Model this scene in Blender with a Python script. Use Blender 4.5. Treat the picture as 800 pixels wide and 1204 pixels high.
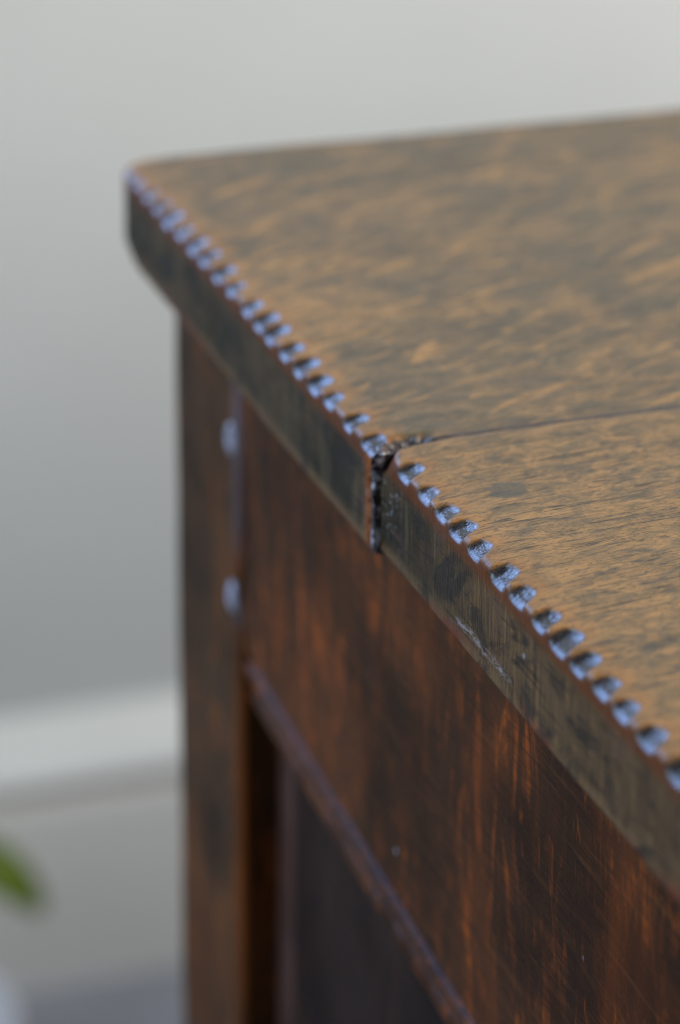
import bpy, bmesh, math, random
import numpy as np
from mathutils import Vector, Matrix, noise

random.seed(7)
for o in list(bpy.data.objects):
    bpy.data.objects.remove(o, do_unlink=True)
S = bpy.context.scene
COL = S.collection
H = 0.75                                    # height of the chest top above the floor (m)

# ---------------------------------------------------------------- camera
yaw, pitch, roll = 0.335414, 0.418236, -0.011493
cyw, syw, cpt, spt = math.cos(yaw), math.sin(yaw), math.cos(pitch), math.sin(pitch)
fw = Vector((syw*cpt, cyw*cpt, -spt)); rt = Vector((cyw, -syw, 0)); dn = fw.cross(rt)
r2 = math.cos(roll)*rt + math.sin(roll)*dn
d2 = -math.sin(roll)*rt + math.cos(roll)*dn
cam = bpy.data.cameras.new('camera'); camo = bpy.data.objects.new('camera', cam); COL.objects.link(camo)
camo.matrix_world = Matrix(((r2.x, -d2.x, -fw.x, -0.20103), (r2.y, -d2.y, -fw.y, -0.56210), (r2.z, -d2.z, -fw.z, H+0.24693), (0, 0, 0, 1)))
cam.sensor_fit = 'VERTICAL'; cam.sensor_height = 36; cam.lens = 3715.98/1204*36
cam.clip_start = 0.02; cam.clip_end = 50
cam.dof.use_dof = True; cam.dof.focus_distance = 0.600; cam.dof.aperture_fstop = 9.3
S.camera = camo

# ---------------------------------------------------------------- light
W = bpy.data.worlds.new('World'); S.world = W; W.use_nodes = True
W.node_tree.nodes['Background'].inputs[0].default_value = (0.62, 0.79, 1.0, 1)
W.node_tree.nodes['Background'].inputs[1].default_value = 0.13

def area(name, loc, target, sx, sy, power, color, spread=180):
    l = bpy.data.lights.new(name, 'AREA'); l.shape = 'RECTANGLE'; l.size = sx; l.size_y = sy
    l.energy = power; l.color = color; l.spread = math.radians(spread)
    o = bpy.data.objects.new(name, l); COL.objects.link(o); o.location = loc
    o.rotation_euler = (Vector(target)-Vector(loc)).to_track_quat('-Z', 'Y').to_euler()
    return o
# cool daylight from a window in the back wall, left of the picture
area('window_light', (-0.60, 0.96, 1.32), (-0.60, -1.0, 1.32), 0.97, 1.0, 21, (0.30, 0.49, 1.0))
# warmer daylight from the other side of the room
area('room_light', (1.7, -1.0, 1.65), (0.3, 0.99, 0.6), 1.2, 1.2, 92, (1.0, 0.97, 0.92))

# added soft fill from the left, brightens the rail and end face
area('side_fill', (-1.9, 0.25, 2.0), (0.1, 0.1, 0.6), 1.3, 1.3, 33, (0.60, 0.81, 1.0))

S.view_settings.view_transform = 'Standard'; S.view_settings.look = 'None'
S.view_settings.exposure = 0; S.view_settings.gamma = 1; S.view_settings.use_curve_mapping = False
S.render.engine = 'CYCLES'; S.cycles.pixel_filter_type = 'BLACKMAN_HARRIS'; S.cycles.filter_width = 0.9

# ---------------------------------------------------------------- material helper
class NT:
    def __init__(s, name):
        s.m = bpy.data.materials.new(name); s.m.use_nodes = True
        s.t = s.m.node_tree; s.n = s.t.nodes; s.L = s.t.links
        s.b = s.n['Principled BSDF']
        s.co = s.n.new('ShaderNodeTexCoord').outputs['Object']
    def put(s, sock, v):
        if hasattr(v, 'is_output') or isinstance(v, bpy.types.NodeSocket): s.L.new(v, sock)
        elif v is not None:
            if isinstance(v, (tuple, list)) and len(v) == 3 and len(sock.default_value) == 4: v = (*v, 1)
            sock.default_value = v
    def map(s, scale, rot=(0, 0, 0), loc=(0, 0, 0), src=None):
        v = src or s.co
        if any(rot):                                   # turn first, then stretch along the turned axes
            n = s.n.new('ShaderNodeMapping'); s.put(n.inputs['Vector'], v); n.inputs['Rotation'].default_value = rot; v = n.outputs[0]
        n = s.n.new('ShaderNodeMapping'); s.put(n.inputs['Vector'], v)
        n.inputs['Scale'].default_value = scale; n.inputs['Location'].default_value = loc
        return n.outputs[0]
    def noise(s, vec, scale=1, detail=4, rough=0.55, dist=0.0):
        n = s.n.new('ShaderNodeTexNoise'); s.put(n.inputs['Vector'], vec); n.inputs['Scale'].default_value = scale
        n.inputs['Detail'].default_value = detail; n.inputs['Roughness'].default_value = rough; n.inputs['Distortion'].default_value = dist
        return n.outputs['Fac']
    def vor(s, vec, scale=1, out='Distance'):
        n = s.n.new('ShaderNodeTexVoronoi'); s.put(n.inputs['Vector'], vec); n.inputs['Scale'].default_value = scale
        return n.outputs[out]
    def ramp(s, f, a, b, lo=0.0, hi=1.0):
        n = s.n.new('ShaderNodeMapRange'); n.interpolation_type = 'SMOOTHSTEP'
        s.put(n.inputs['Value'], f); n.inputs['From Min'].default_value = a; n.inputs['From Max'].default_value = b
        n.inputs['To Min'].default_value = lo; n.inputs['To Max'].default_value = hi
        return n.outputs[0]
    def math(s, op, a, b=0.0):
        n = s.n.new('ShaderNodeMath'); n.operation = op; s.put(n.inputs[0], a); s.put(n.inputs[1], b); n.use_clamp = False
        return n.outputs[0]
    def mul(s, a, b): return s.math('MULTIPLY', a, b)
    def add(s, a, b): return s.math('ADD', a, b)
    def sub(s, a, b): return s.math('SUBTRACT', a, b)
    def mix(s, f, a, b):
        n = s.n.new('ShaderNodeMix'); n.data_type = 'RGBA'; s.put(n.inputs[0], f); s.put(n.inputs[6], a); s.put(n.inputs[7], b)
        return n.outputs[2]
    def attr(s, name):
        n = s.n.new('ShaderNodeAttribute'); n.attribute_name = name
        return n.outputs['Fac']
    def bump(s, h, dist, strength=1.0, nrm=None):
        n = s.n.new('ShaderNodeBump'); s.put(n.inputs['Height'], h); n.inputs['Distance'].default_value = dist; n.inputs['Strength'].default_value = strength
        if nrm: s.L.new(nrm, n.inputs['Normal'])
        return n.outputs[0]
    def out(s, col, rough, nrm=None, spec=0.5, coat=0.0, coatr=0.15):
        s.put(s.b.inputs['Base Color'], col); s.put(s.b.inputs['Roughness'], rough); s.put(s.b.inputs['Specular IOR Level'], spec)
        s.put(s.b.inputs['Coat Weight'], coat); s.put(s.b.inputs['Coat Roughness'], coatr)
        if nrm: s.L.new(nrm, s.b.inputs['Normal']); s.L.new(nrm, s.b.inputs['Coat Normal'])
        return s.m
MM = 1000.0

SPOT = (16.4, -38.0)
def oak_top(seed):
    """worn polished oak plank; grain along X; point attributes: notch, endf, wear"""
    k = NT('oak_top')
    off = (seed*13.1, seed*7.7, seed*3.3)
    big = k.noise(k.map((18, 30, 30), loc=off), 1, 5, 0.62, 0.5)
    mid = k.noise(k.map((150, 230, 230) if seed > .5 else (95, 170, 170), (0, 0, -0.20), off), 1, 7, 0.74, 0.7)
    dash = k.noise(k.map((200, 640, 640), (0, 0, -0.16), off), 1, 3, 0.62, 0.5)
    pore = k.noise(k.map((80, 1150, 1150), (0, 0, -0.10), off), 1, 4, 0.72, 0.5)
    hair = k.noise(k.map((480, 1700, 1700), (0, 0, -0.22), off), 1, 4, 0.75, 0.3)
    fleck = k.noise(k.map((48, 270, 300), (0, 0, -0.50), off), 1, 4, 0.6, 0.9)
    fine = k.noise(k.map((900, 2500, 2500), loc=off), 1, 3, 0.6)
    wear = k.attr('wear'); notch = k.attr('notch'); endf = k.attr('endf')
    near_b = seed > 0.5
    tan = k.mix(k.ramp(mid, 0.35, 0.65), (0.170, 0.098, 0.038), (0.330, 0.168, 0.052))
    dark = k.mix(k.ramp(mid, 0.3, 0.7), (0.080, 0.061, 0.034), (0.150, 0.098, 0.045))
    pat = k.ramp(k.add(k.add(k.mul(big, 0.50), k.mul(mid, 0.62)), k.mul(wear, 0.30)), 0.38 if near_b else 0.49, 0.64 if near_b else 0.72)
    c = k.mix(pat, dark, tan)
    if not near_b: c = k.mix(k.ramp(k.noise(k.map((9, 15, 9), loc=(1.3, 4.1, 0)), 1, 3, 0.55, 0.4), 0.44, 0.62, 0.0, 0.45), c, (0.088, 0.070, 0.040))
    lng = k.noise(k.map((7, 330, 330), (0, 0, -0.02), off), 1, 6, 0.75, 0.25)
    c = k.mix(k.ramp(lng, 0.50, 0.66, 0.0, 0.60), c, (0.090, 0.058, 0.028))
    c = k.mix(k.ramp(lng, 0.46, 0.34, 0.0, 0.30), c, (0.400, 0.215, 0.075))
    c = k.mix(k.mul(k.ramp(fleck, 0.53, 0.67), 0.25 if near_b else 0.75), c, (0.440, 0.215, 0.060))
    c = k.mix(k.mul(k.ramp(wear, 0.20, 0.95), 0.62), c, (0.370, 0.150, 0.032))
    dm = k.ramp(k.noise(k.map((40, 55, 40), loc=(off[0]+4, off[1], off[2])), 1, 3), 0.40, 0.60, 0.25, 1.0)
    c = k.mix(k.mul(k.mul(k.ramp(dash, 0.565, 0.62), dm), k.ramp(wear, 0.0, 1.0, 0.85 if near_b else 0.5, 0.2)), c, (0.042, 0.035, 0.026))
    c = k.mix(k.mul(k.ramp(pore, 0.54, 0.63), 0.85), c, (0.034, 0.023, 0.013))
    c = k.mix(k.mul(k.ramp(hair, 0.54, 0.62), 0.70), c, (0.050, 0.032, 0.017))
    c = k.mix(k.mul(k.ramp(hair, 0.40, 0.30), 0.30), c, (0.420, 0.250, 0.100))
    if near_b:                      # one old ink spot on the front plank
        sx = k.n.new('ShaderNodeVectorMath'); sx.operation = 'DISTANCE'
        k.L.new(k.map((1000, 1000, 0), src=k.co), sx.inputs[0]); sx.inputs[1].default_value = (SPOT[0], SPOT[1], 0)
        dsp = k.add(sx.outputs['Value'], k.mul(k.sub(mid, 0.5), 5.0))
        c = k.mix(k.mul(k.ramp(dsp, 3.4, 4.6, 1, 0), 0.75), c, (0.060, 0.054, 0.038))
    # saw-marked end: dark, vertical scratches
    vs = k.noise(k.map((300, 620, 42), (0.05, 0, 0), off), 1, 4, 0.6, 0.3)
    vs2 = k.noise(k.map((300, 1900, 90), (0.03, 0, 0), off), 1, 3, 0.65)
    hs = k.noise(k.map((300, 60, 900), (0.02, 0, 0), off), 1, 3, 0.6)
    eb = k.noise(k.map((30, 26, 60), loc=off), 1, 3, 0.6)
    e = k.mix(k.ramp(eb, 0.36, 0.66), (0.030, 0.022, 0.011), (0.082, 0.049, 0.021))
    sep = k.n.new('ShaderNodeSeparateXYZ'); k.L.new(k.map((1000, 1000, 1000), loc=(0, 0, -1000*H)), sep.inputs[0])
    away = k.ramp(k.add(sep.outputs[1], k.mul(k.sub(eb, 0.5), 40.0)), -20, -75)
    e = k.mix(k.mul(away, 0.7), e, (0.150, 0.080, 0.034))
    e = k.mix(k.mul(k.ramp(vs, 0.50, 0.68), k.ramp(away, 0, 1, 0.62, 0.7)), e, k.mix(away, (0.130, 0.092, 0.046), (0.250, 0.130, 0.046)))
    e = k.mix(k.mul(k.ramp(vs2, 0.54, 0.66), 0.75), e, (0.014, 0.011, 0.008))
    e = k.mix(k.mul(k.ramp(hs, 0.56, 0.66), 0.55), e, (0.016, 0.012, 0.008))
    e = k.mix(k.ramp(wear, 0.05, 0.8, 0.0, 0.9), e, (0.150, 0.040, 0.009))
    low = k.attr('low')
    e = k.mix(k.mul(low, 0.75), e, k.mix(k.ramp(eb, 0.52, 0.62), (0.210, 0.115, 0.048), (0.200, 0.040, 0.022)))
    eb2 = k.noise(k.map((60, 60, 90), loc=(off[0]+9, off[1]+2, off[2])), 1, 4, 0.65, 0.8)
    e = k.mix(k.mul(k.ramp(eb2, 0.50, 0.62), k.ramp(wear, 0.0, 0.6, 0.75, 0.15)), e, (0.026, 0.020, 0.016))
    e = k.mix(k.mul(k.ramp(eb2, 0.44, 0.34), 0.35), e, (0.130, 0.062, 0.048))
    # pale wax and dust caught in the end grain by the joint
    wx = k.mul(k.ramp(k.noise(k.map((300, 2000, 650), loc=off), 1, 3, 0.6), 0.615, 0.65), k.mul(k.attr('waxm'), k.ramp(k.noise(k.map((90, 160, 110)), 1, 2), 0.42, 0.58)))
    zz = k.add(sep.outputs[2], k.mul(k.sub(k.noise(k.map((0, 120, 0)), 1, 3), 0.5), 3.0))
    scr = k.mul(k.ramp(k.math('ABSOLUTE', k.add(zz, 18.0)), 0.1, 1.3, 1, 0), k.mul(k.ramp(sep.outputs[1], -84, -76), k.ramp(sep.outputs[1], -52, -55)))
    e = k.mix(k.mul(scr, k.ramp(k.noise(k.map((0, 330, 1100), (0.25, 0, 0)), 1, 4, 0.7), 0.42, 0.60, 0.0, 0.75)), e, (0.34, 0.28, 0.26))
    spk = k.mul(k.ramp(k.vor(k.map((70, 95, 80), loc=off), 1), 0.03, 0.07, 1, 0), k.ramp(k.noise(k.map((60, 60, 60), loc=(3, 3, 3)), 1, 2), 0.46, 0.56))
    e = k.mix(k.mul(spk, 0.7), e, (0.36, 0.36, 0.42))
    c = k.mix(endf, c, e)
    # joint face: black old dirt
    lump = k.noise(k.map((420, 330, 330), loc=off), 1, 4, 0.6)
    dirt = k.mix(k.mul(k.ramp(lump, 0.48, 0.64), k.ramp(k.attr('joint'), 0.6, 1.0)), (0.060, 0.045, 0.041), (0.600, 0.530, 0.560))
    c = k.mix(k.ramp(k.attr('joint'), 0.0, 0.5), c, dirt)
    arr = k.attr('arris')
    c = k.mix(k.mul(arr, k.ramp(fine, 0.35, 0.55)), c, (0.340, 0.090, 0.020))
    # carved cuts: darkened, waxed
    nd = k.mix(k.ramp(fine, 0.35, 0.65), (0.012, 0.011, 0.012), (0.034, 0.028, 0.026))
    c = k.mix(notch, c, nd)
    c = k.mix(wx, c, (0.62, 0.60, 0.62))
    rb = k.ramp(fine, 0.3, 0.7, 0.34, 0.50)
    rough = k.add(rb, k.add(k.mul(endf, 0.15), k.mul(wx, 0.3)))
    rough = k.sub(rough, k.mul(notch, 0.18))
    h = k.add(k.mul(pore, -0.5), k.add(k.mul(dash, -0.45), k.mul(fine, 0.2)))
    he = k.add(k.mul(vs2, -0.9), k.add(k.mul(hs, -0.4), k.mul(fine, 0.5)))
    leather = k.noise(k.map((1100, 1100, 1100)), 1, 2, 0.5)
    hh = k.add(k.mul(k.sub(1.0, endf), h), k.mul(endf, he))
    hh = k.add(k.mul(hh, k.ramp(notch, 0.2, 0.9, 1, 0.25)), k.mul(notch, k.mul(leather, 0.6)))
    hh = k.add(hh, k.mul(k.mul(lump, k.ramp(k.attr('joint'), 0.6, 1.0)), 3.0))
    return k.out(c, rough, k.bump(hh, 0.00030, 0.9), k.ramp(k.sub(endf, notch), 0.0, 1.0, 0.45, 0.07), k.add(k.mul(notch, 0.5), k.mul(k.attr('joint'), 0.5)), 0.17)

def oak_frame(name, grain, base=(0.034, 0.0135, 0.0065), hot=(0.40, 0.095, 0.014), spec=0.10, rgh=0.38):
    """dark reddish polished oak; grain 'y' or 'z'"""
    k = NT(name)
    g = {'y': (1, 0.07, 1), 'z': (1, 1, 0.07), 'x': (0.07, 1, 1)}[grain]
    f = lambda s: tuple(s*q for q in g)
    gr = k.noise(k.map(f(900)), 1, 3, 0.6, 0.2)
    gr2 = k.noise(k.map(f(520)), 1, 4, 0.65, 0.5)
    ray = k.noise(k.map((200, 120, 26), (0.06, 0, 0)), 1, 6, 0.70, 1.4)      # upright ray figure
    ray2 = k.noise(k.map((300, 420, 60), (0.16, 0, 0)), 1, 4, 0.65, 1.0)
    big = k.noise(k.map((28, 20, 24)), 1, 3, 0.6)
    fine = k.noise(k.map((1500, 1500, 1500)), 1, 2, 0.6)
    c = k.mix(k.ramp(big, 0.35, 0.68), tuple(q*0.85 for q in base), tuple(q*1.9 for q in base))
    c = k.mix(k.mul(k.mul(k.ramp(ray, 0.49, 0.70), k.ramp(gr2, 0.40, 0.58, 0.35, 1.0)), k.ramp(big, 0.36, 0.60, 0.15, 0.90)), c, hot)
    c = k.mix(k.mul(k.ramp(ray2, 0.57, 0.70), 0.40), c, tuple(q*0.8 for q in hot))
    c = k.mix(k.mul(k.ramp(gr2, 0.53, 0.70), 0.30), c, (0.150, 0.056, 0.016))
    c = k.mix(k.mul(k.ramp(gr, 0.52, 0.68), 0.60), c, (0.012, 0.007, 0.004))
    bl = k.noise(k.map((34, 34, 18), loc=(2, 5, 1)), 1, 4, 0.6, 0.6)
    c = k.mix(k.ramp(bl, 0.44, 0.68, 0.0, 0.14), c, hot)
    c = k.mix(k.attr('wear'), c, (0.250, 0.066, 0.013))
    c = k.mix(k.attr('seam_sheen'), c, (0.19, 0.145, 0.155))  # pale highlight painted along the stile arris at the rail seam
    dust = k.mul(k.ramp(k.vor(k.map((75, 60, 48)), 1), 0.018, 0.04, 1, 0), k.ramp(k.noise(k.map((30, 30, 30), loc=(5, 1, 2)), 1, 2), 0.46, 0.54))
    c = k.mix(k.mul(dust, 0.8), c, (0.5, 0.5, 0.55))
    h = k.add(k.mul(gr, -0.5), k.add(k.mul(gr2, -0.25), k.mul(fine, 0.12)))
    return k.out(c, k.ramp(fine, 0.3, 0.7, rgh, rgh+0.12), k.bump(h, 0.00025, 0.8), spec, 0.0, 0.2)

def plain(name, col, rough, nscale=40, amt=0.08, bumpd=0.0, spec=0.5):
    k = NT(name)
    n = k.noise(k.map((nscale,)*3), 1, 4, 0.6)
    c = k.mix(k.ramp(n, 0.3, 0.7), tuple(q*(1-amt) for q in col), tuple(min(1, q*(1+amt)) for q in col))
    return k.out(c, rough, k.bump(k.noise(k.map((nscale*12,)*3), 1, 3), bumpd, 0.5) if bumpd else None, spec)

M_TOP = [oak_top(0.0), oak_top(1.0)]
M_RAIL = oak_frame('oak_rail', 'y', (0.036, 0.0125, 0.0042), (0.44, 0.088, 0.009), 0.05); M_STILE = oak_frame('oak_stile', 'z', (0.028, 0.0140, 0.0060), (0.36, 0.088, 0.011), 0.05)
M_MOULD = oak_frame('oak_moulding', 'y', spec=0.045, rgh=0.22)
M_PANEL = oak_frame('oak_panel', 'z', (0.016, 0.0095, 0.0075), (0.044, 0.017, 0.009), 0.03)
M_BEVEL_LIT = oak_frame('oak_panel_bevel_lit', 'z', (0.070, 0.036, 0.030), (0.12, 0.05, 0.035), 0.08)  # lighter panel oak: the lit look of the bevel is put into its colour
M_PEG = plain('peg_painted_sheen', (0.33, 0.31, 0.36), 0.35, 350, 0.6, 0.0004)  # pale bluish base colour stands in for the sheen on the pegs
M_WALL = plain('wall_paint', (0.51, 0.515, 0.500), 0.75, 6, 0.02, 0.0004)
M_SKIRT = plain('skirting_paint', (0.69, 0.675, 0.635), 0.5, 9, 0.02)
M_FLOOR = plain('floor_finish', (0.30, 0.295, 0.32), 0.42, 14, 0.05)
M_LEAF = plain('leaf', (0.115, 0.175, 0.005), 0.42, 60, 0.25)
M_STEM = plain('stem', (0.06, 0.10, 0.02), 0.5, 60, 0.2)
M_POT = plain('pot_glaze', (0.78, 0.74, 0.76), 0.3, 30, 0.03)
M_SOIL = plain('soil', (0.03, 0.02, 0.014), 0.9, 200, 0.3, 0.002)

# ---------------------------------------------------------------- object helpers
def mesh_obj(name, V, F, mat, parent=None, smooth=True, attrs=None):
    me = bpy.data.meshes.new(name)
    me.from_pydata([tuple(v) for v in V], [], [tuple(f) for f in F]); me.update()
    if smooth: me.polygons.foreach_set('use_smooth', [True]*len(me.polygons))
    for k_, a in (attrs or {}).items():
        at = me.attributes.new(k_, 'FLOAT', 'POINT'); at.data.foreach_set('value', np.asarray(a, dtype=np.float32))
    me.materials.append(mat)
    o = bpy.data.objects.new(name, me); COL.objects.link(o)
    if parent:
        o.parent = parent; o.matrix_parent_inverse = Matrix.Translation(-Vector(parent.location))
    return o
def empty(name, loc, label, cat):
    e = bpy.data.objects.new(name, None); COL.objects.link(e); e.location = loc; e.empty_display_size = 0.05
    e['label'] = label; e['category'] = cat
    return e
def box(name, x0, x1, y0, y1, z0, z1, mat, parent=None, bev=1.5, seg=3):
    """bevelled box, mm, z measured from the top of the chest"""
    bm = bmesh.new(); bmesh.ops.create_cube(bm, size=1)
    for v in bm.verts:
        v.co = Vector(((x0+x1)/2+v.co.x*(x1-x0), (y0+y1)/2+v.co.y*(y1-y0), (z0+z1)/2+v.co.z*(z1-z0)))*0.001
        v.co.z += H
    if bev: bmesh.ops.bevel(bm, geom=bm.edges[:], offset=bev*0.001, segments=seg, affect='EDGES', profile=0.5)
    me = bpy.data.meshes.new(name); bm.to_mesh(me); bm.free()
    me.polygons.foreach_set('use_smooth', [True]*len(me.polygons)); me.materials.append(mat)
    o = bpy.data.objects.new(name, me); COL.objects.link(o)
    if parent:
        o.parent = parent; o.matrix_parent_inverse = Matrix.Translation(-Vector(parent.location))
    return o
def sstep(a, b, x):
    t = np.clip((x-a)/(b-a), 0, 1); return t*t*(3-2*t)
def nz(P, s, seed=0.0):
    return np.array([noise.noise((p[0]*s+seed, p[1]*s+seed*1.7, p[2]*s-seed)) for p in P])

# ---------------------------------------------------------------- setting
WY = 0.990
def struct(name, V, F, mat):
    o = mesh_obj(name, V, F, mat, None, False); o['kind'] = 'structure'; return o
struct('wall', [(-3, WY, 0), (3.5, WY, 0), (3.5, WY, 2.6), (-3, WY, 2.6), (-3, WY+.1, 0), (3.5, WY+.1, 0), (3.5, WY+.1, 2.6), (-3, WY+.1, 2.6)],
       [(0, 1, 2, 3), (4, 7, 6, 5), (3, 2, 6, 7), (0, 4, 5, 1), (1, 5, 6, 2), (0, 3, 7, 4)], M_WALL)
struct('floor', [(-3, -2.5, 0), (3.5, -2.5, 0), (3.5, WY, 0), (-3, WY, 0)], [(0, 1, 2, 3)], M_FLOOR)
# skirting board: moulded cap over a flat face
prof = [(0, 167), (5, 167), (8, 165), (11, 159), (16, 152), (23, 146), (29, 142.5), (31, 140), (31, 135), (28, 131), (23, 128), (21, 125), (22, 121), (25, 117), (25.5, 112), (25, 4), (25, 0)]
V = []; F = []
for i, x in enumerate((-3, 3.5)):
    V += [(x, WY-a*0.001-0.0005, b*0.001) for a, b in prof]
n = len(prof)
F = [(i, i+1, n+i+1, n+i) for i in range(n-1)]
sk = mesh_obj('skirting_board', V, F, M_SKIRT, None, True); sk['kind'] = 'structure'

# ---------------------------------------------------------------- chest
chest = empty('wooden_chest', (0.55, -0.07, 0), 'antique dark oak chest with gouge-notched top edge and panelled end', 'chest')
LEN = 1150.0; TH = 24.0

# carved cuts: (edge x, y) of the lowest point of each, as spaced by the carver
cutsA = [(-0.5, 187.0), (-.5, 178.2), (-.5, 169.8), (-.4, 160.6), (-0.5, 150.9), (-0.4, 141.5), (-0.5, 130.9), (-0.6, 120.6), (-0.1, 111.7), (-0.5, 100.1), (-0.7, 89.4), (-1.4, 76.2), (-2.1, 66.4), (-1.3, 58.6),
         (-1.5, 48.0), (-1.7, 38.0), (-1.8, 27.2), (-2.1, 17.3), (-2.6, 4.5), (-2.4, -6.2)]
cutsB = [(.6, -24.8), (.5, -35.1), (.6, -44.5), (.7, -54.0), (.7, -63.8), (.3, -75.4), (.6, -84.8), (.4, -94.9), (.5, -104.3), (.5, -112.6), (.3, -123.0), (.3, -131.6), (.3, -142.2), (-.1, -154.3)]
cutsB += [(0, -154.3-10.3*(i+1)+random.uniform(-.8, .8)) for i in range(15)]

def board(name, y0, y1, cuts, mat, xe, far):
    """plank from y0 to y1 (mm) with the carved end at x = xe(y)"""
    # profile round the section, bottom right -> end face -> top right
    P = []; tag = []
    for x in (LEN, 700, 300, 120, 60, 30, 16, 9, 5, 3): P.append((x, -TH)); tag.append(0)
    for a in (20, 45, 70): P.append((2-2*math.sin(math.radians(a)), -TH+2-2*math.cos(math.radians(a)))); tag.append(1)
    for z in list(np.arange(-TH+2, -7, 0.8))+list(np.arange(-7, -1.3, 0.3)): P.append((0, z)); tag.append(1)
    for a in (0, 18, 36, 54, 72, 90): P.append((1.3-1.3*math.cos(math.radians(a)), -1.3+1.3*math.sin(math.radians(a)))); tag.append(1 if a < 50 else 2)
    for x in list(np.arange(1.6, 11.5, 0.3))+list(np.arange(12, 40, 1.4))+list(np.arange(40, 160, 6))+[180, 240, 340, 500, 750, LEN]: P.append((x, 0)); tag.append(2)
    P = np.array(P); tag = np.array(tag); npf = len(P)
    rr = 1.6; r0, r1 = (0.6, 1.6) if far else (1.6, 0.6)
    ys = []
    lim = -172
    y = y0+r0
    while y < y1-r1:
        ys.append(y); y += 0.36 if y > lim else 2.0
    ys.append(y1-r1)
    rows = [(y0+r0-r0*math.sin(math.radians(a)), r0*(1-math.cos(math.radians(a)))) for a in (88, 66, 44, 22)]
    rows += [(y, 0.0) for y in ys]
    rows += [(y1-r1+r1*math.sin(math.radians(a)), r1*(1-math.cos(math.radians(a)))) for a in (22, 44, 66, 88)]
    nr = len(rows)
    X = np.zeros((nr, npf)); Y = np.zeros((nr, npf)); Z = np.zeros((nr, npf))
    for i, (yy, ins) in enumerate(rows):
        X[i] = np.where(P[:, 0] < 8, P[:, 0]+ins*np.clip(1-P[:, 0]/8, 0, 1), P[:, 0]); Y[i] = yy
        Z[i] = np.where(P[:, 1] > -TH/2, P[:, 1]-ins*sstep(-TH/2, -2, P[:, 1]), P[:, 1]+ins)
    base_end = np.tile((tag == 1).astype(float), (nr, 1))
    low = np.tile(np.where(tag == 1, 1-sstep(-TH+1, -TH+5.5, P[:, 1]), 0.0), (nr, 1))
    # worn roll-off of the top towards the end
    top = np.tile((P[:, 1] > -8).astype(float), (nr, 1))
    Z -= top*0.9*np.exp(-np.clip(X, 0, None)/4.5)*sstep(-8, 0, Z)
    # gouge cuts
    notch = np.zeros((nr, npf)); near = np.full((nr, npf), 99.0)
    d = np.array([0.64, 0.0, -0.768])
    X0, Y0, Z0 = X.copy(), Y.copy(), Z.copy()
    for j, (cx, cy) in enumerate(cuts):
        yc = cy+2.3+random.uniform(-.5, .5)
        sk_ = math.radians(20+random.uniform(-6, 6)); ti = math.radians(13+random.uniform(-3, 4))
        fs = 1-0.3*float(sstep(140, 175, np.array(cy)))
        sv = 3.85*random.uniform(.93, 1.07)*fs; su = 7.2*random.uniform(.90, 1.10)*fs; sw = 3.8
        dep = 2.4*fs*random.uniform(.85, 1.15)
        n_ = np.array([-math.sin(ti), 0, math.cos(ti)])
        u = np.array([math.cos(ti)*math.cos(sk_), math.sin(sk_), math.sin(ti)*math.cos(sk_)]); u /= np.linalg.norm(u)
        v = np.cross(n_, u); v /= np.linalg.norm(v); w_ = np.cross(u, v)
        c = np.array([0, yc, -dep])+sw*n_
        lo, hi = np.searchsorted([r[0] for r in rows], [yc-11, yc+11])
        sl = slice(max(lo, 0), min(hi, nr))
        KR = 1.5
        def field(T):
            D = np.stack([X0[sl]+d[0]*T-c[0], Y0[sl]-c[1], Z0[sl]+d[2]*T-c[2]], -1)
            q = np.abs(np.stack([D@u/su, D@v/sv, D@w_/sw], -1))
            g = (q[..., 0]**2.5+q[..., 1]**3.2+q[..., 2]**2.4)**(1/2.5)
            a_ = (g-1)*sv; b_ = X0[sl]+d[0]*T
            h_ = np.clip(KR-np.abs(a_-b_), 0, None)/KR
            return np.minimum(a_, b_)-h_*h_*KR*0.25, g, a_
        f0, g0, a0 = field(0.0)
        act = (f0 < -0.004) & (a0 < KR*0.9) & (Z0[sl] > -9.5) & (X0[sl] < 15)
        tl = np.zeros_like(f0); th = np.full_like(f0, 9.0)
        for _ in range(18):
            tm = 0.5*(tl+th); fm, _, _ = field(tm); ins = fm < 0
            tl = np.where(ins, tm, tl); th = np.where(ins, th, tm)
        t = np.where(act, tl, 0)
        cur = notch[sl]; notch[sl] = np.maximum(cur, t)
        near[sl] = np.minimum(near[sl], g0)
    X = X0+d[0]*notch; Z = Z0+d[2]*notch
    # soften the cut rims (years of polishing)
    def smooth(A_, n_it):
        for _ in range(n_it):
            B_ = A_.copy()
            B_[1:-1, 1:-1] = .5*A_[1:-1, 1:-1]+.125*(A_[:-2, 1:-1]+A_[2:, 1:-1]+A_[1:-1, :-2]+A_[1:-1, 2:])
            A_ = B_
        return A_
    fine = np.tile(((P[:, 0] < 11) & (P[:, 1] > -7)).astype(float), (nr, 1))
    for A_ in (X, Z):
        A_[:] = np.where(fine > 0, smooth(A_, 4), A_)
    nmask = smooth(sstep(0.10, 0.55, notch), 2)
    wear = np.clip(1-(near-1.0)/0.75, 0, 1)*(near > 0)
    wear = smooth(wear, 6)
    wear = np.maximum(wear, 0.85*np.where(X < 26, np.exp(-np.clip(X-1, 0, None)/6.0), 0)*sstep(-3.5, -1.5, Z))
    wear = np.maximum(wear, base_end*sstep(-8.5, -2.5, Z)*0.75)
    wear *= sstep(-9.0, -3.5, Z)
    # line of the end, corners in plan
    XO = np.zeros((nr, npf)); joint = np.zeros((nr, npf)); arris = np.zeros((nr, npf)); waxm = np.zeros((nr, npf)); YO = np.zeros((nr, npf))
    fall = np.exp(-np.clip(X, 0, None)/9.0)
    yrow = np.array([r[0] for r in rows])
    XO += np.array([xe(y) for y in yrow])[:, None]*np.exp(-np.clip(X, 0, None)/60.0)
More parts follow.
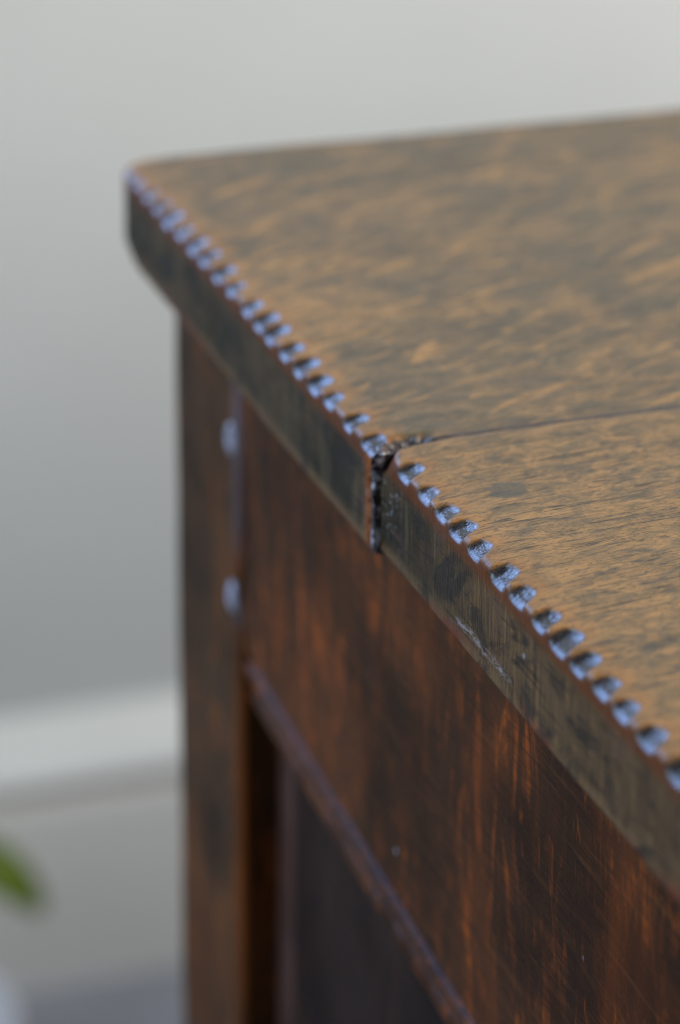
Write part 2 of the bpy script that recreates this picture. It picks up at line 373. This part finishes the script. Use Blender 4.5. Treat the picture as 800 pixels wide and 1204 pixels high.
    if far:
        R = 9.0; a = np.clip((Y-(y1-R))/R, 0, 1)
        XO += R*(1-np.sqrt(np.clip(1-a*a, 0, 1)))*np.exp(-np.clip(X, 0, None)/10.5)
        Z += np.where(Z < -8, 6.0*sstep(y1-20, y1, Y)*np.clip(-Z/TH, 0, 1)**2*np.exp(-np.clip(X, 0, None)/25), 0)
        # ragged joint edge
        je = 1-sstep(y0, y0+5.0, Y)
        PN = np.stack([X.ravel(), Y.ravel(), Z.ravel()], -1)
        sel = je.ravel() > 0
        rag = np.zeros(PN.shape[0]); rag[sel] = nz(PN[sel], 0.55, 3.0)+0.6*nz(PN[sel], 1.5, 9.0)
        rag = rag.reshape(X.shape)
        YO += je*(-1.8*np.exp(-(np.clip(X, 0, None)/6)**2)+rag*(0.25+1.5*np.exp(-np.clip(X, 0, None)/9.0)))
        XO += je*rag*0.55*fall
        # broken bite out of the top corner
        bite = np.exp(-((X-7.5)/5.0)**2)*sstep(y0+4.2, y0+1.0, Y)*sstep(-9, -1, Z)
        Z -= bite*(1.9+1.4*rag); 
        joint = np.clip((1-sstep(y0+0.6, y0+1.3+0.4*np.exp(-np.clip(X, 0, None)/9), Y))+0.9*sstep(0.2, 0.6, bite), 0, 1)
        arris = (1-sstep(y0+2.0, y0+4.6, Y))*(1-joint)*sstep(6, 2, X)
        waxm = sstep(y0+7, y0+1, Y)*0.5*sstep(2.5, 1, X)
    else:
        wob = 0.5*np.sin(Z*1.1)+0.4*np.sin(Z*2.7+1)
        Ry = 1.8+wob*0.6+11.0*sstep(-8, -0.5, Z); Rx = 0.8+wob*0.35+6.2*sstep(-8, -0.5, Z)
        a = np.clip((Y-(y1-Ry))/Ry, 0, 1)
        XO += Rx*(1-np.sqrt(np.clip(1-a*a, 0, 1)))*np.exp(-np.clip(X, 0, None)/9.5)
        Z -= 0.8*sstep(y1-3.0, y1, Y)*sstep(-TH/2, 0, Z)*np.exp(-np.clip(X-6, 0, None)/14.0)
        je = 1-sstep(y1, y1-2.2, Y); joint = np.clip(sstep(y1-0.5, y1-.1, Y), 0, 1)
        waxm = sstep(y1-18, y1-5, Y)*sstep(-3.5, -6.5, Z)*sstep(6, 3, X)
    cap = (np.abs(Y-(y0 if far else y1)) < 0.25)
    joint = joint*(0.55+0.45*sstep(16, 8, X)*np.where(cap, 1.0, sstep(-2.5, -5, Z)))
    X = X+XO; Y = Y+YO
    # gentle unevenness of an old surface
    PN = np.stack([X.ravel(), Y.ravel(), Z.ravel()], -1)
    n1 = nz(PN, 0.035, 5.0 if far else 11.0).reshape(X.shape); n2 = nz(PN, 0.16, 2.0).reshape(X.shape)
    topm = sstep(-6, -1, Z)
    Z += topm*(0.35*n1+0.10*n2)
    X -= base_end*(0.30*n1+0.16*n2)
    # deeper saw strokes on the end face
    V = np.stack([X.ravel(), Y.ravel(), Z.ravel()], -1)*0.001; V[:, 2] += H
    if not far: V[:, 2] += 0.0004
    F = []
    for i in range(nr-1):
        b = i*npf
        for j in range(npf-1):
            F.append((b+j, b+npf+j, b+npf+j+1, b+j+1))
        F.append((b+npf-1, b+2*npf-1, b+npf, b))
    F.append(tuple(range(npf))); F.append(tuple(range(nr*npf-1, (nr-1)*npf-1, -1)))
    low = low*(1-joint)
    o = mesh_obj(name, V, F, mat, chest, True,
                 dict(notch=nmask.ravel(), endf=smooth(base_end, 2).ravel(), wear=wear.ravel(), low=low.ravel(), joint=joint.ravel(), arris=arris.ravel(), waxm=waxm.ravel()))
    return o

xA = sorted([(c[1], c[0]) for c in cutsA]); xAy = [a for a, b in xA]; xAx = [b for a, b in xA]
kx = np.poly1d(np.polyfit(xAy, xAx, 3))
JY = -8.4
bA = board('top_board', JY+0.40, 190.0, cutsA, M_TOP[0], lambda y: float(np.clip(kx(y), -1.45, -0.8)), True)
bB = board('top_board', -330.0, JY-0.35, cutsB, M_TOP[1], lambda y: 0.2, False)
bA['label'] = 'rear plank of the top, its corner broken at the joint'
bB['label'] = 'front plank of the top'

# --- end frame -------------------------------------------------------------
FX = 12.0
def grid_obj(name, rowsets, mat, parent, attrs=None, closed=False):
    nr = len(rowsets); nc = len(rowsets[0]); V = []
    for r in rowsets: V += [(a*0.001, b*0.001, c*0.001+H) for a, b, c in r]
    F = []
    for i in range(nr-1):
        for j in range(nc-1 if not closed else nc):
            k2 = (j+1) % nc
            F.append((i*nc+j, i*nc+k2, (i+1)*nc+k2, (i+1)*nc+j))
    F.append(tuple(range(nc))[::-1]); F.append(tuple(range((nr-1)*nc, nr*nc)))
    return mesh_obj(name, V, F, mat, parent, True, attrs)

RX = FX+1.2
def zline(y):                    # lower moulding line of the rail, a little out of true
    return -115.5+(112-y)*(-0.068)
# rail: section round, extruded along y
def rail_rows(y0, y1, step):
    rows = []; y = y1
    while True:
        zl = zline(y)
        r = []
        r.append((RX+26, y, zl+2.5)); r.append((RX+26, y, -24.4))
        r.append((RX+0.6, y, -24.4)); r.append((RX, y, -25.0))
        zz = np.linspace(-27, zl+4.2, 26)
        for z in zz:
            q = (0.0, y, z)
            r.append((RX+0.35*noise.noise((0, y*.03, z*.05))+0.12*noise.noise((3, y*.1, z*.2)), y, z))
        r.append((RX+0.25, y, zl+3.2)); r.append((RX+0.9, y, zl+2.5))
        rows.append(r)
        if y <= y0: break
        y = max(y0, y-step)
    return rows
rail = grid_obj('top_rail', rail_rows(-262, 125.2, 3.0), M_RAIL, chest, None, True)
# moulding worked along the lower edge of the rail: quirk, bead, quirk, fillet
def mould_rows(y0, y1, step):
    rows = []; y = y1
    while True:
        zl = zline(y); j = 0.22*noise.noise((y*.25, 1, 2)); j2 = 0.9*noise.noise((y*.12, 7, 2))+0.5*noise.noise((y*.4, 3, 2))
        r = [(RX+26, y, zl-11.4), (RX+26, y, zl+2.3), (RX+2.4, y, zl+2.3)]
        r += [(RX+2.4, y, zl+1.3), (RX+1.9, y, zl+0.9), (RX+0.7+j, y, zl+0.3), (RX+0.1+j, y, zl-0.2), (RX-0.15+j, y, zl-0.9), (RX-0.1+j, y, zl-1.9), (RX+.35, y, zl-2.6), (RX+1.2, y, zl-3.1), (RX+1.5, y, zl-3.4)]
        r += [(RX+1.3, y, zl-4.2), (RX+1.2, y, zl-5.6), (RX+1.7, y, zl-6.6), (RX+2.6, y, zl-7.0), (RX+2.7, y, zl-7.3), (RX+2.1+j2, y, zl-7.6), (RX+1.7+j2, y, zl-7.9), (RX+1.5+j2, y, zl-9.0), (RX+1.3, y, zl-10.4), (RX+2.2, y, zl-11.2), (RX+3, y, zl-11.4)]
        rows.append(r)
        if y <= y0: break
        y = max(y0, y-step)
    return rows
grid_obj('rail_moulding', mould_rows(-262, 125.0, 2.0), M_MOULD, rail, None, True)

def stile(name, y0, y1, z0, mat, inner_low):
    """upright; inner_low: the inner arris faces -y"""
    pts = []                                         # plan section, mm
    def rnd(cx, cy, r, a0, a1, n=4):
        return [(cx+r*math.cos(math.radians(a0+(a1-a0)*i/n)), cy+r*math.sin(math.radians(a0+(a1-a0)*i/n))) for i in range(n+1)]
    c = 2.2
    pts += [(FX+30, y0), (FX+c+1.6, y0), (FX+c+0.8, y0)]
    pts += rnd(FX+c, y0+c, c, 270, 180) if inner_low else rnd(FX+c, y0+c, c, 270, 180)
    pts += [(FX, y0+(y1-y0)*t) for t in (.12, .2, .3, .4, .5, .6, .7, .8, .9)]
    pts += rnd(FX+2.0, y1-2.0, 2.0, 180, 90)
    pts += [(FX+42, y1), (FX+42, y0)]
    rows = []; wear = []; seam_sheen = []
    for z in np.arange(-24.4, z0-0.01, -6.0):
        r = []
        for k_, (a, b) in enumerate(pts):
            w = 0.0
            if a < FX+1: a += 0.30*noise.noise((b*.05, z*.02, 4))+0.15*noise.noise((b*.12, z*.06, 8))
            edge = (3 <= k_ < 9)
            if edge: w = float(max(0.0, min(1.0, 0.75+0.9*noise.noise((z*.06, 2.2, 5)))))*(0.8 if 3 < k_ < 7 else 0.1)*(1.0 if z < -108 else 0.0)
            r.append((a, b, z)); wear.append(w)
            seam_sheen.append(float(max(0.0, min(0.65, 0.30+0.9*noise.noise((z*.05, 9.2, 5))))) if (edge and 3 < k_ < 8 and z > -106 and inner_low) else 0.0)
        rows.append(r)
    return grid_obj(name, rows[::-1], mat, chest, {n_: [w for i in range(len(rows)) for w in A[(len(rows)-1-i)*len(pts):(len(rows)-i)*len(pts)]] for n_, A in (('wear', wear), ('seam_sheen', seam_sheen))}, True)
stile('stile', 125.6, 182.5, -750, M_STILE, True)
stile('stile', -318.0, -262.4, -750, M_STILE, False)
# fielded panel set back in the frame
px = FX+9.0
def panel_mesh(name, ya, yb, za, zb, x_edge, x_field, margin, mat):
    V = []; F = []
    ring = lambda m, x: [(x, ya+m, za+m), (x, yb-m, za+m), (x, yb-m, zb-m), (x, ya+m, zb-m)]
    L_ = ring(0, x_edge+8)+ring(0, x_edge)+ring(margin, x_field+1.2)+ring(margin+0.8, x_field+0.2)+ring(margin+3, x_field)
    V = [(a*.001, b*.001, c*.001+H) for a, b, c in L_]
    for k_ in range(4):
        for i in range(4):
            j = (i+1) % 4; F.append((k_*4+i, k_*4+4+i, k_*4+4+j, k_*4+j))
    F.append((16, 19, 18, 17)); F.append((0, 1, 2, 3))
    o = mesh_obj(name, V, F, mat, chest, False); o.data.materials.append(M_BEVEL_LIT)
    for p in list(o.data.polygons)[4:8]: p.material_index = 1
    return o
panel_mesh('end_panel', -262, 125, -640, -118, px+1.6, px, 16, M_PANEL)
box('bottom_rail', FX+.4, FX+26, -262.2, 125.3, -690, -610, M_RAIL, chest)
# pegs through the rail tenon
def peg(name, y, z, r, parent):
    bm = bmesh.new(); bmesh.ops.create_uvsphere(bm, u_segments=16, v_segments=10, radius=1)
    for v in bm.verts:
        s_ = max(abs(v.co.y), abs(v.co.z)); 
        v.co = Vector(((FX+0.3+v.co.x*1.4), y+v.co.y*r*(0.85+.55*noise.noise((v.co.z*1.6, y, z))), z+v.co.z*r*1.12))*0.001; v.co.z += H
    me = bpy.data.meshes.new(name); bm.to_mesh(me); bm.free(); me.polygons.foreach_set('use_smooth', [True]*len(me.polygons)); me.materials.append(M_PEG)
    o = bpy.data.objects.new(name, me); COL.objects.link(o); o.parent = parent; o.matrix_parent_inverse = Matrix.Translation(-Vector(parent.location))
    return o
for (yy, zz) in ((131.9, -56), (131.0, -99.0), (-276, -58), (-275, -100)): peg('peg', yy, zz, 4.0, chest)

# --- rest of the carcase (out of the picture) --------------------------------
XR = LEN-12
box('front_rail', 54.4, XR-42.4, -317, -292, -120, -24.4, M_RAIL, chest)
box('front_bottom_rail', 54.4, XR-42.4, -317, -292, -690, -610, M_RAIL, chest)
for i in range(3):
    a = 54.4+i*(XR-96.8)/3; b = a+(XR-96.8)/3
    box('front_panel', a+25 if i else a, b-25 if i < 2 else b, -309, -300, -612, -118, M_PANEL, chest, 0.8)
    if i < 2: box('muntin', b-26, b+26, -317, -292, -610.3, -120.3, M_STILE, chest)
box('stile', XR-42, XR, -318, -262.4, -750, -24.4, M_STILE, chest)
box('stile', XR-42, XR, 119.6, 178, -750, -24.4, M_STILE, chest)
box('end_panel', XR-22, XR-12, -262.2, 119.4, -690, -24.4, M_PANEL, chest, 0.8)
box('back_board', 54.3, XR-42.3, 160, 172, -690, -24.4, M_PANEL, chest, 0.8)
box('bottom_board', 39, XR-39, -291.5, 159.5, -670, -655, M_PANEL, chest, 0.8)

# ---------------------------------------------------------------- potted plant
PX, PY = 0.040, 0.845
plant = empty('potted_plant', (PX, PY, 0), 'green plant in a pale pot at the left edge, one drooping leaf in view', 'plant')
def lathe(name, prof_, mat, parent, seg=40):
    V = []; F = []
    for r, z in prof_:
        V += [(PX+r*math.cos(2*math.pi*i/seg), PY+r*math.sin(2*math.pi*i/seg), z) for i in range(seg)]
    for k_ in range(len(prof_)-1):
        for i in range(seg):
            j = (i+1) % seg; F.append((k_*seg+i, k_*seg+j, (k_+1)*seg+j, (k_+1)*seg+i))
    F.append(tuple(range(seg))[::-1])
    if prof_[-1][0] > 0.0: F.append(tuple(range((len(prof_)-1)*seg, len(prof_)*seg)))
    return mesh_obj(name, V, F, mat, parent)
lathe('pot', [(0.040, 0.002), (0.044, 0.004), (0.050, 0.030), (0.060, 0.062), (0.064, 0.066), (0.068, 0.068), (0.069, 0.073), (0.067, 0.077), (0.064, 0.076), (0.061, 0.068)], M_POT, plant)
lathe('soil', [(0.0595, 0.062), (0.058, 0.0665), (0.03, 0.069), (0.004, 0.070)], M_SOIL, plant)
def leaf(P0, P1, P2, width, parent, tilt=0.0):
    """arching leaf along a quadratic curve with a mid fold"""
    P0, P1, P2 = map(Vector, (P0, P1, P2)); V = []; F = []; n_ = 14
    for i in range(n_+1):
        t = i/n_; c = (1-t)**2*P0+2*t*(1-t)*P1+t*t*P2; tg = ((1-t)*(P1-P0)+t*(P2-P1)).normalized()
        sd = tg.cross(Vector((0, 0, 1))); sd = sd.normalized() if sd.length > 1e-4 else Vector((1, 0, 0))
        up = sd.cross(tg).normalized()
        sd, up = sd*math.cos(tilt)+up*math.sin(tilt), up*math.cos(tilt)-sd*math.sin(tilt)
        w = width*(0.10+0.90*math.sin(math.pi*min(1, (0.04+0.93*t)**1.25))**0.7)*(0.5)
        for s_ in (-1, -.5, 0, .5, 1):
            V.append(c+sd*w*s_+up*(abs(s_)*w*0.35))
        for s_ in (1, .5, 0, -.5, -1):
            V.append(c+sd*w*s_+up*(abs(s_)*w*0.35-0.0007))
    for i in range(n_):
        for j in range(10):
            k2 = (j+1) % 10; F.append((i*10+j, i*10+k2, i*10+10+k2, i*10+10+j))
    F.append(tuple(range(10))[::-1]); F.append(tuple(range(n_*10, n_*10+10)))
    return mesh_obj('leaf', V, F, M_LEAF, parent)
def stemtube(pts, r, parent):
    V = []; F = []
    for i, p in enumerate(pts):
        V += [(p[0]+r*math.cos(a*math.pi/4), p[1]+r*math.sin(a*math.pi/4), p[2]) for a in range(8)]
    for i in range(len(pts)-1):
        for a in range(8):
            b = (a+1) % 8; F.append((i*8+a, i*8+b, i*8+8+b, i*8+8+a))
    return mesh_obj('stem', V, F, M_STEM, parent)
leaf((PX+.004, PY, .165), (PX+.050, PY-.005, .186), (PX+.0840, PY-.006, .130), 0.028, plant, -0.9)
for i, (an, rr_, zt, zm, wd) in enumerate(((2.2, .07, .17, .23, .03), (3.3, .08, .14, .22, .03), (4.1, .06, .20, .25, .028), (1.5, .05, .24, .25, .026), (2.9, .04, .27, .24, .024), (5.0, .05, .15, .19, .024))):
    leaf((PX, PY, .11+.015*i), (PX+.5*rr_*math.cos(an), PY+.5*rr_*math.sin(an), zm), (PX+rr_*math.cos(an), PY+rr_*math.sin(an), zt), wd, plant)
stemtube([(PX, PY, .065), (PX+.002, PY, .12), (PX+.002, PY, .17), (PX-.001, PY, .215)], .0025, plant)
